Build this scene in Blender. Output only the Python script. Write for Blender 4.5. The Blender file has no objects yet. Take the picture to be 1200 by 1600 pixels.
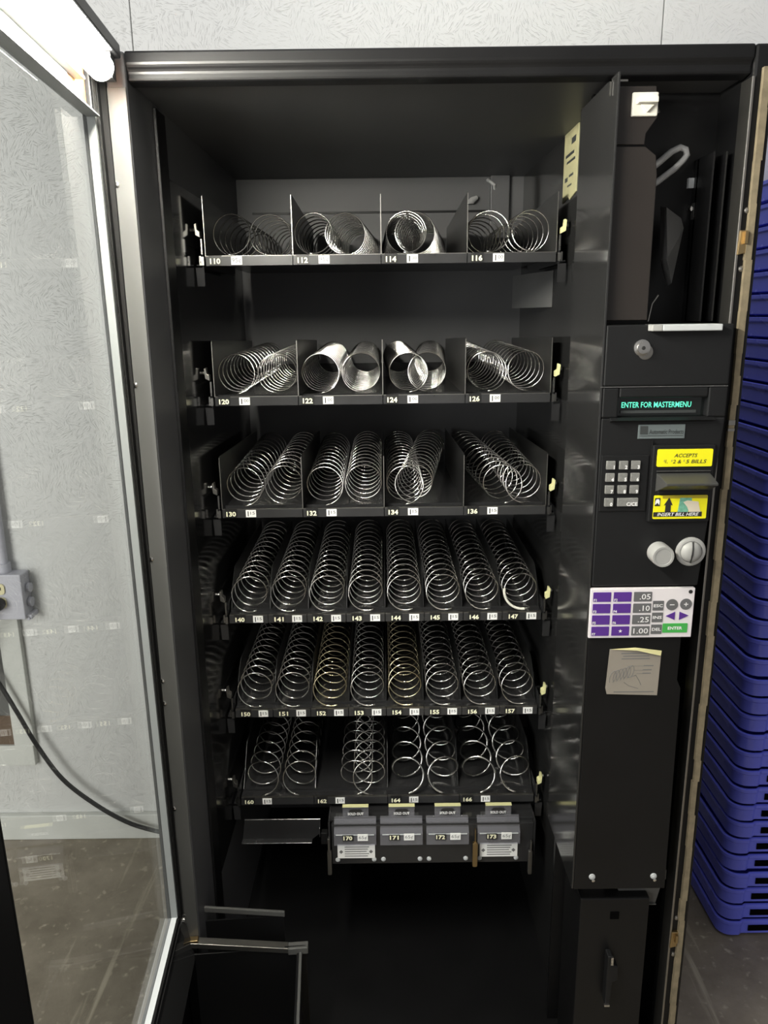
import bpy, math, random
from mathutils import Vector, Matrix
random.seed(7)
S = bpy.context.scene
COL = S.collection
R = math.radians

# ------------------------------------------------------------------ camera
cam_d = bpy.data.cameras.new('camera'); cam = bpy.data.objects.new('camera', cam_d); COL.objects.link(cam)
cam_d.sensor_fit = 'HORIZONTAL'; cam_d.sensor_width = 36.0; cam_d.lens = 36.0 * 1202 / 1200
cam_d.clip_start = 0.02
pitch, roll = R(14.4), R(0.7)
fwd = Vector((0, math.cos(pitch), -math.sin(pitch))); r0 = Vector((1, 0, 0)); u0 = r0.cross(fwd)
rt = r0 * math.cos(roll) - u0 * math.sin(roll); up = r0 * math.sin(roll) + u0 * math.cos(roll)
M = Matrix((rt, up, -fwd)).transposed().to_4x4(); M.translation = (0, 0, 1.49)
cam.matrix_world = M
S.camera = cam

# ------------------------------------------------------------------ world, lights, exposure
w = bpy.data.worlds.new('room_light'); S.world = w; w.use_nodes = True
w.node_tree.nodes['Background'].inputs[0].default_value = (1.0, 0.985, 0.97, 1)
w.node_tree.nodes['Background'].inputs[1].default_value = 0.34
def area(name, loc, target, size, size_y, power, col):
    d = bpy.data.lights.new(name, 'AREA'); d.shape = 'RECTANGLE'; d.size = size; d.size_y = size_y
    d.energy = power; d.color = col
    o = bpy.data.objects.new(name, d); COL.objects.link(o); o.location = loc
    o.rotation_euler = (Vector(target) - Vector(loc)).to_track_quat('-Z', 'Y').to_euler()
    return o
area('added_fill_left', (-2.3, -1.5, 1.45), (-0.7, 1.95, 0.95), 1.6, 2.1, 118, (1.0, 0.99, 0.965))  # unseen soft fill added behind-left to light the wall evenly, not a real opening
area('ceiling_light', (0.08, 1.32, 3.05), (0.08, 1.33, 0), 1.2, 0.3, 9.5, (0.98, 0.99, 1.0))
S.view_settings.view_transform = 'Standard'; S.view_settings.look = 'None'
S.view_settings.exposure = 0.0; S.view_settings.gamma = 1.0
S.view_settings.use_curve_mapping = False

# ------------------------------------------------------------------ materials
MATS = {}
def mat(name, col, rough=0.5, metal=0.0, noise=0.0, scale=40.0, bump=0.0, emit=None, estr=0.0, spec=0.5, coat=0.0, rvar=0.0):
    m = bpy.data.materials.new(name); m.use_nodes = True; nt = m.node_tree; n = nt.nodes; l = nt.links
    b = n['Principled BSDF']
    b.inputs['Base Color'].default_value = (*col, 1); b.inputs['Roughness'].default_value = rough
    b.inputs['Metallic'].default_value = metal; b.inputs['Specular IOR Level'].default_value = spec
    b.inputs['Coat Weight'].default_value = coat
    if emit: b.inputs['Emission Color'].default_value = (*emit, 1); b.inputs['Emission Strength'].default_value = estr
    if noise or bump or rvar:
        tc = n.new('ShaderNodeTexCoord'); nz = n.new('ShaderNodeTexNoise')
        nz.inputs['Scale'].default_value = scale; nz.inputs['Detail'].default_value = 5
        l.new(tc.outputs['Object'], nz.inputs['Vector'])
        if noise:
            mx = n.new('ShaderNodeMix'); mx.data_type = 'RGBA'
            mx.inputs[6].default_value = (*[c * (1 - noise) for c in col], 1)
            mx.inputs[7].default_value = (*[min(1, c * (1 + noise)) for c in col], 1)
            l.new(nz.outputs['Fac'], mx.inputs[0]); l.new(mx.outputs[2], b.inputs['Base Color'])
        if rvar:
            mr = n.new('ShaderNodeMapRange'); mr.inputs['To Min'].default_value = max(0, rough - rvar); mr.inputs['To Max'].default_value = rough + rvar
            l.new(nz.outputs['Fac'], mr.inputs['Value']); l.new(mr.outputs['Result'], b.inputs['Roughness'])
        if bump:
            bp = n.new('ShaderNodeBump'); bp.inputs['Strength'].default_value = bump; bp.inputs['Distance'].default_value = 0.002
            l.new(nz.outputs['Fac'], bp.inputs['Height']); l.new(bp.outputs['Normal'], b.inputs['Normal'])
    MATS[name] = m
    return m

mat('black_paint', (0.006, 0.006, 0.0065), 0.40, noise=0.25, scale=14, rvar=0.06, spec=0.28)
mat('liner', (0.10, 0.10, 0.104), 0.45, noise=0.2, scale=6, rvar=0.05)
mat('glossy_liner', (0.020, 0.020, 0.020), 0.12, noise=0.2, scale=9, rvar=0.05)
mat('stile_metal', (0.075, 0.075, 0.072), 0.42, metal=0.0, noise=0.15, scale=8, rvar=0.08)
mat('black_plastic', (0.008, 0.0083, 0.009), 0.5, noise=0.15, scale=60, bump=0.05, spec=0.3)
mat('gloss_black', (0.035, 0.035, 0.035), 0.04)
mat('visor', (0.05, 0.05, 0.048), 0.38)
mat('brown_black', (0.020, 0.016, 0.014), 0.4, noise=0.15, scale=12)
mat('rubber', (0.012, 0.012, 0.012), 0.85, spec=0.15)
mat('window_black', (0.006, 0.008, 0.008), 0.12)
mat('trim_grey', (0.17, 0.18, 0.178), 0.5, noise=0.06, scale=30)
mat('light_grey', (0.52, 0.54, 0.55), 0.4, noise=0.05)
mat('chrome', (0.66, 0.645, 0.61), 0.2, metal=1.0, rvar=0.04, scale=200)
mat('brass_wire', (0.74, 0.66, 0.46), 0.2, metal=1.0)
mat('steel', (0.55, 0.54, 0.52), 0.28, metal=1.0, rvar=0.08, scale=60)
mat('dull_steel', (0.32, 0.31, 0.29), 0.4, metal=1.0, noise=0.1, scale=40)
mat('brass', (0.45, 0.33, 0.17), 0.35, metal=1.0)
mat('tray_dark', (0.022, 0.022, 0.023), 0.18, noise=0.2, scale=20, rvar=0.06)
mat('lip_dark', (0.03, 0.03, 0.031), 0.3, noise=0.15, scale=40, rvar=0.06)
mat('divider_dark', (0.014, 0.014, 0.014), 0.3, metal=0.0, noise=0.2, scale=20)
mat('tag_black', (0.012, 0.012, 0.012), 0.4)
mat('tag_white', (0.88, 0.88, 0.86), 0.4)
mat('ink_cream', (0.92, 0.90, 0.66), 0.5)
mat('void', (0.0015, 0.0015, 0.0015), 0.9, spec=0.05)
mat('ink_dark', (0.02, 0.02, 0.02), 0.5)
mat('ink_grey', (0.16, 0.16, 0.16), 0.5)
mat('ink_white', (0.86, 0.86, 0.86), 0.5)
mat('latch_yellow', (0.70, 0.68, 0.36), 0.4)
mat('white_plastic', (0.72, 0.70, 0.62), 0.4)
mat('grey_plastic', (0.36, 0.36, 0.35), 0.45, noise=0.06)
mat('key_grey', (0.20, 0.20, 0.19), 0.5, noise=0.35, scale=420)
mat('yellow_label', (0.88, 0.82, 0.012), 0.35)
mat('ochre', (0.42, 0.34, 0.02), 0.5)
mat('bill_green', (0.16, 0.42, 0.30), 0.5, noise=0.5, scale=300)
mat('hand_beige', (0.74, 0.66, 0.52), 0.5)
mat('keypad_white', (0.78, 0.74, 0.76), 0.4)
mat('keypad_purple', (0.095, 0.030, 0.26), 0.4)
mat('keypad_grey', (0.13, 0.13, 0.135), 0.4)
mat('keypad_green', (0.06, 0.42, 0.08), 0.4)
mat('badge', (0.16, 0.19, 0.195), 0.35, metal=0.2, noise=0.1)
mat('badge_dark', (0.045, 0.05, 0.05), 0.4)
mat('sticker_tan', (0.30, 0.27, 0.23), 0.4, noise=0.08, scale=20)
mat('sticker_yellow', (0.62, 0.58, 0.30), 0.4)
mat('old_label', (0.40, 0.38, 0.22), 0.5, noise=0.25, scale=60)
mat('vfd', (0.0, 0.05, 0.04), 0.4, emit=(0.16, 1.0, 0.66), estr=1.25)
mat('tube', (0.9, 0.9, 0.86), 0.4, emit=(1.0, 0.97, 0.86), estr=280.0)
mat('reflector', (0.82, 0.80, 0.74), 0.35)
mat('burnt', (0.30, 0.12, 0.04), 0.4, noise=0.3, scale=40)
mat('gasket', (0.20, 0.165, 0.105), 0.85, noise=0.45, scale=70, bump=0.5)
mat('cable_grey', (0.42, 0.42, 0.42), 0.5)
mat('cord_black', (0.018, 0.018, 0.018), 0.5)
mat('conduit', (0.50, 0.50, 0.55), 0.42, noise=0.1, scale=25)
mat('receptacle', (0.72, 0.66, 0.40), 0.4)
mat('painted_wood', (0.62, 0.63, 0.59), 0.6, noise=0.08, scale=12, bump=0.2)
mat('cardboard', (0.13, 0.09, 0.06), 0.8, noise=0.2, scale=20)
mat('blue_plastic', (0.155, 0.18, 0.84), 0.26, noise=0.12, scale=9, rvar=0.07)
mat('card_grey', (0.10, 0.10, 0.10), 0.35, noise=0.15, scale=12)

def clear_mat(name, tint, ior, rough=0.0, body=None, amount=0.0):
    m = bpy.data.materials.new(name); m.use_nodes = True; nt = m.node_tree; n = nt.nodes; l = nt.links; n.clear()
    out = n.new('ShaderNodeOutputMaterial'); tr = n.new('ShaderNodeBsdfTransparent'); gl = n.new('ShaderNodeBsdfGlossy')
    tr.inputs[0].default_value = (*tint, 1); gl.inputs['Roughness'].default_value = rough
    geo = n.new('ShaderNodeNewGeometry'); mr = n.new('ShaderNodeMapRange')
    mr.inputs['To Min'].default_value = ior; mr.inputs['To Max'].default_value = 1.0 / ior
    fr = n.new('ShaderNodeFresnel'); mx = n.new('ShaderNodeMixShader')
    l.new(geo.outputs['Backfacing'], mr.inputs['Value']); l.new(mr.outputs['Result'], fr.inputs['IOR'])
    src = tr
    if body:
        df = n.new('ShaderNodeBsdfDiffuse'); df.inputs[0].default_value = (*body, 1)
        mb = n.new('ShaderNodeMixShader'); mb.inputs[0].default_value = amount
        l.new(tr.outputs[0], mb.inputs[1]); l.new(df.outputs[0], mb.inputs[2]); src = mb
    l.new(fr.outputs[0], mx.inputs[0]); l.new(src.outputs[0], mx.inputs[1]); l.new(gl.outputs[0], mx.inputs[2])
    l.new(mx.outputs[0], out.inputs[0]); MATS[name] = m
clear_mat('glass', (0.975, 0.985, 0.975), 1.5)
clear_mat('clear_plastic', (0.88, 0.88, 0.91), 1.5, 0.05, (0.5, 0.5, 0.54), 0.14)

def osb(name, col):
    m = bpy.data.materials.new(name); m.use_nodes = True; nt = m.node_tree; n = nt.nodes; l = nt.links; b = n['Principled BSDF']
    tc = n.new('ShaderNodeTexCoord'); vo = n.new('ShaderNodeTexVoronoi'); vo.inputs['Scale'].default_value = 24
    l.new(tc.outputs['Object'], vo.inputs['Vector'])
    sp = n.new('ShaderNodeSeparateColor'); l.new(vo.outputs['Color'], sp.inputs[0])
    an = n.new('ShaderNodeMath'); an.operation = 'MULTIPLY'; an.inputs[1].default_value = 3.14; l.new(sp.outputs[0], an.inputs[0])
    vr = n.new('ShaderNodeVectorRotate'); vr.rotation_type = 'Y_AXIS'; l.new(tc.outputs['Object'], vr.inputs['Vector']); l.new(an.outputs[0], vr.inputs['Angle'])
    mp = n.new('ShaderNodeMapping'); mp.inputs['Scale'].default_value = (46, 46, 430); l.new(vr.outputs[0], mp.inputs['Vector'])
    nz = n.new('ShaderNodeTexNoise'); nz.inputs['Scale'].default_value = 1.0; nz.inputs['Detail'].default_value = 3; l.new(mp.outputs[0], nz.inputs['Vector'])
    n2 = n.new('ShaderNodeTexNoise'); n2.inputs['Scale'].default_value = 5; n2.inputs['Detail'].default_value = 3; l.new(tc.outputs['Object'], n2.inputs['Vector'])
    cr = n.new('ShaderNodeMapRange'); cr.inputs['From Min'].default_value = 0.56; cr.inputs['From Max'].default_value = 0.70; l.new(nz.outputs['Fac'], cr.inputs['Value'])
    ms = n.new('ShaderNodeMapRange'); ms.inputs['From Min'].default_value = 0.22; ms.inputs['From Max'].default_value = 0.55; l.new(n2.outputs['Fac'], ms.inputs['Value'])
    mu = n.new('ShaderNodeMath'); mu.operation = 'MULTIPLY'; l.new(cr.outputs[0], mu.inputs[0]); l.new(ms.outputs[0], mu.inputs[1])
    bp = n.new('ShaderNodeBump'); bp.inputs['Strength'].default_value = 0.65; bp.inputs['Distance'].default_value = 0.002
    l.new(mu.outputs[0], bp.inputs['Height']); l.new(bp.outputs[0], b.inputs['Normal'])
    mx = n.new('ShaderNodeMix'); mx.data_type = 'RGBA'; mx.inputs[6].default_value = (*[c * 0.96 for c in col], 1); mx.inputs[7].default_value = (*[c * 1.03 for c in col], 1)
    l.new(n2.outputs['Fac'], mx.inputs[0]); l.new(mx.outputs[2], b.inputs['Base Color'])
    b.inputs['Roughness'].default_value = 0.5
    MATS[name] = m
osb('osb_paint', (0.66, 0.665, 0.645))

def concrete(name):
    m = bpy.data.materials.new(name); m.use_nodes = True; nt = m.node_tree; n = nt.nodes; l = nt.links; b = n['Principled BSDF']
    tc = n.new('ShaderNodeTexCoord')
    n1 = n.new('ShaderNodeTexNoise'); n1.inputs['Scale'].default_value = 3.5; n1.inputs['Detail'].default_value = 9; n1.inputs['Roughness'].default_value = 0.7
    n2 = n.new('ShaderNodeTexNoise'); n2.inputs['Scale'].default_value = 45; n2.inputs['Detail'].default_value = 4
    mp = n.new('ShaderNodeMapping'); mp.inputs['Rotation'].default_value = (0, 0, R(24)); mp.inputs['Scale'].default_value = (24, 1.6, 1)
    n3 = n.new('ShaderNodeTexNoise'); n3.inputs['Scale'].default_value = 1.0; n3.inputs['Detail'].default_value = 6
    for a in (n1, n2): l.new(tc.outputs['Object'], a.inputs['Vector'])
    l.new(tc.outputs['Object'], mp.inputs[0]); l.new(mp.outputs[0], n3.inputs['Vector'])
    r1 = n.new('ShaderNodeValToRGB'); r1.color_ramp.elements[0].position = 0.3; r1.color_ramp.elements[1].position = 0.72
    r1.color_ramp.elements[0].color = (0.150, 0.125, 0.090, 1); r1.color_ramp.elements[1].color = (0.36, 0.315, 0.245, 1)
    l.new(n1.outputs['Fac'], r1.inputs[0])
    r3 = n.new('ShaderNodeMapRange'); r3.inputs['From Min'].default_value = 0.61; r3.inputs['From Max'].default_value = 0.68; l.new(n3.outputs['Fac'], r3.inputs['Value'])
    r2 = n.new('ShaderNodeMapRange'); r2.inputs['From Min'].default_value = 0.60; r2.inputs['From Max'].default_value = 0.72; l.new(n2.outputs['Fac'], r2.inputs['Value'])
    ad = n.new('ShaderNodeMath'); ad.operation = 'MAXIMUM'; l.new(r3.outputs[0], ad.inputs[0]); l.new(r2.outputs[0], ad.inputs[1])
    sc = n.new('ShaderNodeMath'); sc.operation = 'MULTIPLY'; sc.inputs[1].default_value = 0.7; l.new(ad.outputs[0], sc.inputs[0])
    mx = n.new('ShaderNodeMix'); mx.data_type = 'RGBA'; mx.inputs[7].default_value = (0.52, 0.47, 0.36, 1)
    l.new(sc.outputs[0], mx.inputs[0]); l.new(r1.outputs[0], mx.inputs[6]); l.new(mx.outputs[2], b.inputs['Base Color'])
    bp = n.new('ShaderNodeBump'); bp.inputs['Strength'].default_value = 0.3; bp.inputs['Distance'].default_value = 0.003; l.new(n2.outputs['Fac'], bp.inputs['Height']); l.new(bp.outputs[0], b.inputs['Normal'])
    b.inputs['Roughness'].default_value = 0.6
    MATS[name] = m
concrete('concrete')

def mesh_grid(name):   # fine wire screen, too small to pick apart
    m = bpy.data.materials.new(name); m.use_nodes = True; nt = m.node_tree; n = nt.nodes; l = nt.links; b = n['Principled BSDF']
    tc = n.new('ShaderNodeTexCoord'); mp = n.new('ShaderNodeMapping'); mp.inputs['Location'].default_value = (0, 0.137, 0)
    br = n.new('ShaderNodeTexBrick'); br.offset = 0; br.inputs['Scale'].default_value = 130; br.inputs['Mortar Size'].default_value = 0.14
    br.inputs['Brick Width'].default_value = 0.6; br.inputs['Row Height'].default_value = 0.6
    br.inputs['Color1'].default_value = (0.012, 0.012, 0.012, 1); br.inputs['Color2'].default_value = (0.02, 0.02, 0.02, 1); br.inputs['Mortar'].default_value = (0.16, 0.16, 0.15, 1)
    sx = n.new('ShaderNodeSeparateXYZ'); cx = n.new('ShaderNodeCombineXYZ'); l.new(tc.outputs['Object'], sx.inputs[0])
    l.new(sx.outputs[0], cx.inputs[0]); l.new(sx.outputs[2], cx.inputs[1]); l.new(cx.outputs[0], br.inputs['Vector'])
    l.new(br.outputs['Color'], b.inputs['Base Color']); b.inputs['Roughness'].default_value = 0.6
    MATS[name] = m
mesh_grid('wire_screen')

# ------------------------------------------------------------------ mesh helpers
ORG = {}
class MB:
    def __init__(s): s.v = []; s.f = []; s.m = []
    def add(s, vs, fs, m=0):
        k = len(s.v); s.v += [tuple(v) for v in vs]; s.f += [tuple(i + k for i in f) for f in fs]; s.m += [m] * len(fs); return s
    def box(s, x0, x1, y0, y1, z0, z1, m=0):
        vs = [(x0, y0, z0), (x1, y0, z0), (x1, y1, z0), (x0, y1, z0), (x0, y0, z1), (x1, y0, z1), (x1, y1, z1), (x0, y1, z1)]
        return s.add(vs, [(0, 3, 2, 1), (4, 5, 6, 7), (0, 1, 5, 4), (1, 2, 6, 5), (2, 3, 7, 6), (3, 0, 4, 7)], m)
    def prism(s, pts, a0, a1, ax='Y', m=0):
        # polygon in the plane normal to ax, extruded a0..a1
        n = len(pts)
        def P(p, a):
            return {'Y': (p[0], a, p[1]), 'X': (a, p[0], p[1]), 'Z': (p[0], p[1], a)}[ax]
        area2 = sum(pts[i][0] * pts[(i + 1) % n][1] - pts[(i + 1) % n][0] * pts[i][1] for i in range(n))
        flip = (area2 < 0) ^ (ax == 'Y')
        if flip: pts = pts[::-1]
        vs = [P(p, a0) for p in pts] + [P(p, a1) for p in pts]
        fs = [tuple(range(n))[::-1], tuple(range(n, 2 * n))] + [(i, (i + 1) % n, (i + 1) % n + n, i + n) for i in range(n)]
        return s.add(vs, fs, m)
    def tube(s, pts, r, n=8, m=0, caps=True):
        pts = [Vector(p) for p in pts]; T = []
        for i in range(len(pts)):
            T.append((pts[min(i + 1, len(pts) - 1)] - pts[max(i - 1, 0)]).normalized())
        a = Vector((0, 0, 1)) if abs(T[0].z) < 0.9 else Vector((1, 0, 0))
        N = (a - T[0] * a.dot(T[0])).normalized(); vs = []
        for i, p in enumerate(pts):
            N = (N - T[i] * N.dot(T[i])).normalized(); B = T[i].cross(N)
            rr = r[i] if isinstance(r, (list, tuple)) else r
            vs += [p + (N * math.cos(2 * math.pi * k / n) + B * math.sin(2 * math.pi * k / n)) * rr for k in range(n)]
        fs = []
        for i in range(len(pts) - 1):
            for k in range(n):
                k2 = (k + 1) % n; fs.append((i * n + k, i * n + k2, (i + 1) * n + k2, (i + 1) * n + k))
        if caps: fs += [tuple(range(n))[::-1], tuple(range((len(pts) - 1) * n, len(pts) * n))]
        return s.add(vs, fs, m)
    def cyl(s, p0, p1, r, n=16, m=0, r1=None):
        return s.tube([p0, p1], [r, r if r1 is None else r1], n, m)
    def lathe(s, c, prof, n=20, m=0):
        # revolve (radius, offset towards -Y) about the axis through c along Y
        vs = []; fs = []
        for (r, d) in prof:
            vs += [(c[0] + r * math.cos(2 * math.pi * k / n), c[1] - d, c[2] + r * math.sin(2 * math.pi * k / n)) for k in range(n)]
        for i in range(len(prof) - 1):
            for k in range(n):
                k2 = (k + 1) % n; fs.append((i * n + k, i * n + k2, (i + 1) * n + k2, (i + 1) * n + k))
        fs.append(tuple(range((len(prof) - 1) * n, len(prof) * n)))
        return s.add(vs, fs, m)
    def mesh(s, name, mats, off=(0, 0, 0), smooth=False):
        me = bpy.data.meshes.new(name)
        me.from_pydata([(v[0] - off[0], v[1] - off[1], v[2] - off[2]) for v in s.v], [], s.f)
        for mm in mats: me.materials.append(MATS[mm])
        me.polygons.foreach_set('material_index', s.m)
        if smooth: me.polygons.foreach_set('use_smooth', [True] * len(s.f))
        me.update(); return me
    def build(s, name, mats, parent=None, smooth=False, bevel=0.0, seg=2, org=None):
        if isinstance(mats, str): mats = [mats]
        off = ORG.get(parent.name, (0, 0, 0)) if parent else (org or (0, 0, 0))
        o = bpy.data.objects.new(name, s.mesh(name, mats, off, smooth)); COL.objects.link(o)
        if parent: o.parent = parent
        elif org: o.location = org
        ORG[o.name] = off
        if bevel:
            b = o.modifiers.new('bevel', 'BEVEL'); b.width = bevel; b.segments = seg; b.limit_method = 'ANGLE'; b.angle_limit = R(40)
        if smooth and not bevel:
            o.modifiers.new('edges', 'EDGE_SPLIT').split_angle = R(45)
        return o
def tag(o, label, cat, group=None, kind=None):
    if label: o['label'] = label
    if cat: o['category'] = cat
    if group: o['group'] = group
    if kind: o['kind'] = kind
    return o
def thing(name, loc, label, cat, group=None):
    o = bpy.data.objects.new(name, None); COL.objects.link(o); o.location = loc; o.empty_display_size = 0.05
    ORG[o.name] = tuple(loc); return tag(o, label, cat, group)
def place(name, me, parent, pos):
    off = ORG.get(parent.name, (0, 0, 0))
    o = bpy.data.objects.new(name, me); COL.objects.link(o); o.parent = parent
    o.location = (pos[0] - off[0], pos[1] - off[1], pos[2] - off[2]); return o

_txt = {}
def text_mesh(s, h, width, bold, shear, material, align):
    key = (s, h, width, bold, shear, material, align)
    if key in _txt: return _txt[key]
    c = bpy.data.curves.new('lettering', 'FONT'); c.body = s; c.size = 1; c.offset = bold; c.shear = shear; c.resolution_u = 2
    t = bpy.data.objects.new('lettering', c); COL.objects.link(t)
    dg = bpy.context.evaluated_depsgraph_get(); me = bpy.data.meshes.new_from_object(t.evaluated_get(dg))
    bpy.data.objects.remove(t); bpy.data.curves.remove(c)
    xs = [v.co.x for v in me.vertices]; ys = [v.co.y for v in me.vertices]
    x0, x1, y0, y1 = min(xs), max(xs), min(ys), max(ys)
    sy = h / (y1 - y0); sx = width / (x1 - x0) if width else sy
    ref = {'C': (x0 + x1) / 2, 'L': x0, 'R': x1}[align]
    for v in me.vertices:
        v.co = ((v.co.x - ref) * sx, 0, (v.co.y - (y0 + y1) / 2) * sy)
    me.materials.clear(); me.materials.append(MATS[material]); me.name = 'lettering'
    _txt[key] = me; return me
def text(s, parent, x, y, z, h, material, width=None, bold=0.02, shear=0.0, align='C', name='lettering'):
    return place(name, text_mesh(s, h, width, bold, shear, material, align), parent, (x, y, z))

# ------------------------------------------------------------------ the setting
fl = MB().box(-3.5, 3.5, -3.0, 2.1, -0.06, 0.0).build('floor', 'concrete'); tag(fl, 'stained brown concrete floor', None, kind='structure')
wl = MB().box(-3.5, 3.5, 1.99, 2.09, 0, 3.2).build('wall_back', 'painted_wood'); tag(wl, 'wall of white painted strand board panels', None, kind='structure')
for i in range(5):
    x0 = -2.995 + i * 1.2155
    MB().box(x0 + 0.0012, x0 + 1.2155 - 0.0012, 1.98, 1.99, 0.0, 3.2).build('wall_panel', 'osb_paint', wl, bevel=0.001, seg=1)
bb = MB().box(-3.5, 3.5, 1.962, 1.98, 0.0, 0.081).build('baseboard_back', 'painted_wood', bevel=0.003)
tag(bb, 'grey white baseboard along the back wall', None, kind='structure')

# ------------------------------------------------------------------ vending machine: cabinet
XL, XR, YF, YB = -0.363, 0.526, 1.13, 1.955
VM = thing('vending_machine', (0.08, 1.5, 0.0), 'black snack vending machine standing open with its glass door swung left', 'vending machine')
def P(mb, name, m, parent=VM, **k): return mb.build(name, m, parent, **k)
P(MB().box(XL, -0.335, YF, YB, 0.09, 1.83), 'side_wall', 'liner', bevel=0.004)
P(MB().box(0.497, XR, YF, YB, 0.09, 1.83), 'side_wall', 'black_paint', bevel=0.004)
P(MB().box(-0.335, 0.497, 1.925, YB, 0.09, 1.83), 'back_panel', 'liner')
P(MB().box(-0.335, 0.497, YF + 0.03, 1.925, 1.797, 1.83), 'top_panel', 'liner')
P(MB().prism([(YF, 1.83), (YF, 1.813), (YF + 0.006, 1.806), (YF + 0.006, 1.795), (YF + 0.03, 1.792), (YF + 0.03, 1.83)], -0.335, 0.497, 'X'), 'header_rail', 'black_paint', bevel=0.003)
P(MB().box(-0.335, 0.497, YF, 1.925, 0.09, 0.125), 'floor_panel', 'black_paint')
for fx in (-0.31, 0.47):
    for fy in (1.19, 1.88):
        P(MB().cyl((fx, fy, 0.0), (fx, fy, 0.09), 0.022, 12), 'foot', 'black_paint', smooth=True)
# ribs on the back panel
P(MB().box(-0.30, 0.245, 1.920, 1.925, 1.720, 1.7245), 'back_seam', 'black_paint')
P(MB().box(-0.335, -0.330, 1.25, 1.30, 0.13, 1.79), 'jamb_strip', 'black_paint', bevel=0.001)
P(MB().box(-0.3345, -0.3315, 1.30, 1.92, 0.42, 1.70), 'liner_panel', 'glossy_liner')
P(MB().box(0.335, 0.345, 1.29, 1.925, 0.125, 1.797), 'liner_panel', 'glossy_liner')
# front flange details on the right edge
P(MB().box(0.494, 0.498, YF - 0.004, YF + 0.03, 0.12, 1.79), 'flange_lip', 'dull_steel', bevel=0.001)
gk = MB()
zz = 0.11
random.seed(3)
while zz < 1.80:
    z2 = min(1.80, zz + random.uniform(0.03, 0.07)); j = random.uniform(-0.0012, 0.0012)
    gk.box(0.5075 + j, 0.5165 + j + random.uniform(-.0008, .0008), YF - 0.007, YF + 0.002, zz, z2); zz = z2
P(gk, 'gasket', 'gasket')
for z in (1.581, 0.416):
    lt = P(MB().prism([(0.4955, z - 0.017), (0.5075, z - 0.014), (0.5085, z + 0.016), (0.497, z + 0.016)], YF - 0.006, YF + 0.01), 'latch_plate', 'brass', bevel=0.001)
    P(MB().box(0.502, 0.506, YF - 0.012, YF - 0.005, z - 0.002, z + 0.014), 'latch_tongue', 'brass', lt)
    for dz in (0.042, -0.035):
        P(MB().lathe((0.5055, YF, z + dz), [(0.0045, 0), (0.004, 0.002), (0.001, 0.0035)], 10), 'rivet', 'dull_steel', smooth=True)
P(MB().box(0.506, 0.5155, YF - 0.009, YF, 1.327, 1.334).box(0.506, 0.5155, YF - 0.009, YF, 1.318, 1.322), 'gasket_clip', 'dull_steel')
# yellowed rating label on the inside wall, with faded print
yl = P(MB().prism([(1.405, 1.805), (1.505, 1.812), (1.505, 1.682), (1.46, 1.688), (1.45, 1.682), (1.405, 1.690)], 0.3335, 0.335, 'X'), 'rating_label', 'old_label')
for (y0, y1, z0, z1) in ((1.42, 1.45, 1.772, 1.782), (1.43, 1.49, 1.755, 1.760), (1.42, 1.48, 1.744, 1.748), (1.43, 1.46, 1.72, 1.724), (1.47, 1.49, 1.715, 1.722), (1.44, 1.47, 1.705, 1.708)):
    P(MB().box(0.3331, 0.3336, y0, y1, z0, z1), 'faded_print', 'badge_dark', yl)
# slanted grey duct cover on the right rear wall
P(MB().add([(0.334, 1.56, 1.5), (0.29, 1.77, 1.5), (0.29, 1.77, 1.569), (0.334, 1.56, 1.569), (0.336, 1.562, 1.5), (0.30, 1.775, 1.5), (0.30, 1.775, 1.569), (0.336, 1.562, 1.569)],
   [(0, 1, 2, 3), (4, 7, 6, 5), (0, 4, 5, 1), (3, 2, 6, 7), (1, 5, 6, 2), (0, 3, 7, 4)]), 'duct_cover', 'card_grey')
# cable stubs and a small box on the rear panel
P(MB().tube([(0.251, 1.925, 1.79), (0.254, 1.91, 1.785), (0.264, 1.905, 1.776), (0.266, 1.915, 1.763)], 0.004, 8), 'cable_end', 'cable_grey', smooth=True)
P(MB().tube([(0.202, 1.920, 1.740), (0.214, 1.91, 1.744), (0.225, 1.915, 1.751)], [0.003, 0.008, 0.005], 8), 'cable_end', 'cable_grey', smooth=True)
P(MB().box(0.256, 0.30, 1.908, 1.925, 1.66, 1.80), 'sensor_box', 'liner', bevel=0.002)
# blank plate hanging under the lowest tray on the left
P(MB().prism([(-0.298, 0.475), (-0.140, 0.475), (-0.142, 0.44), (-0.158, 0.4265), (-0.3045, 0.4275)], 1.392, 1.395).box(-0.3045, -0.158, 1.378, 1.395, 0.4265, 0.4285).box(-0.1425, -0.1405, 1.380, 1.395, 0.44, 0.462), 'blank_plate', ['tray_dark'], bevel=0.0006, seg=1)

# ------------------------------------------------------------------ control column
YC = 1.10
CP = P(MB().box(0.3128, 0.491, YC, 1.20, 1.387, 1.472)                                    # upper housing block
       .box(0.3128, 0.3365, YC, 1.20, 1.342, 1.3855).box(0.4635, 0.491, YC, 1.20, 1.342, 1.3855)
       .box(0.3365, 0.4635, YC, 1.20, 1.3705, 1.3855).box(0.3365, 0.4635, YC + 0.014, 1.20, 1.342, 1.3705)
       .prism([(0.3128, 1.342), (0.491, 1.342), (0.474, 1.0865), (0.3128, 1.0865)], YC, 1.20), 'control_panel', 'black_plastic', bevel=0.0025)
P(MB().box(0.309, 0.3125, YC, 1.292, 0.546, 1.79), 'column_side_panel', 'glossy_liner', bevel=0.001)
P(MB().box(0.3125, 0.497, 1.235, 1.245, 0.12, 1.797), 'column_back_panel', 'black_paint')
P(MB().prism([(0.312, 1.7774), (0.366, 1.7774), (0.370, 1.740), (0.356, 1.720), (0.355, 1.7065), (0.3135, 1.7065)], 1.12, 1.124).box(0.312, 0.314, 1.12, 1.16, 1.707, 1.7774), 'switch_bracket', 'brown_black', bevel=0.0008)
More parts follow.
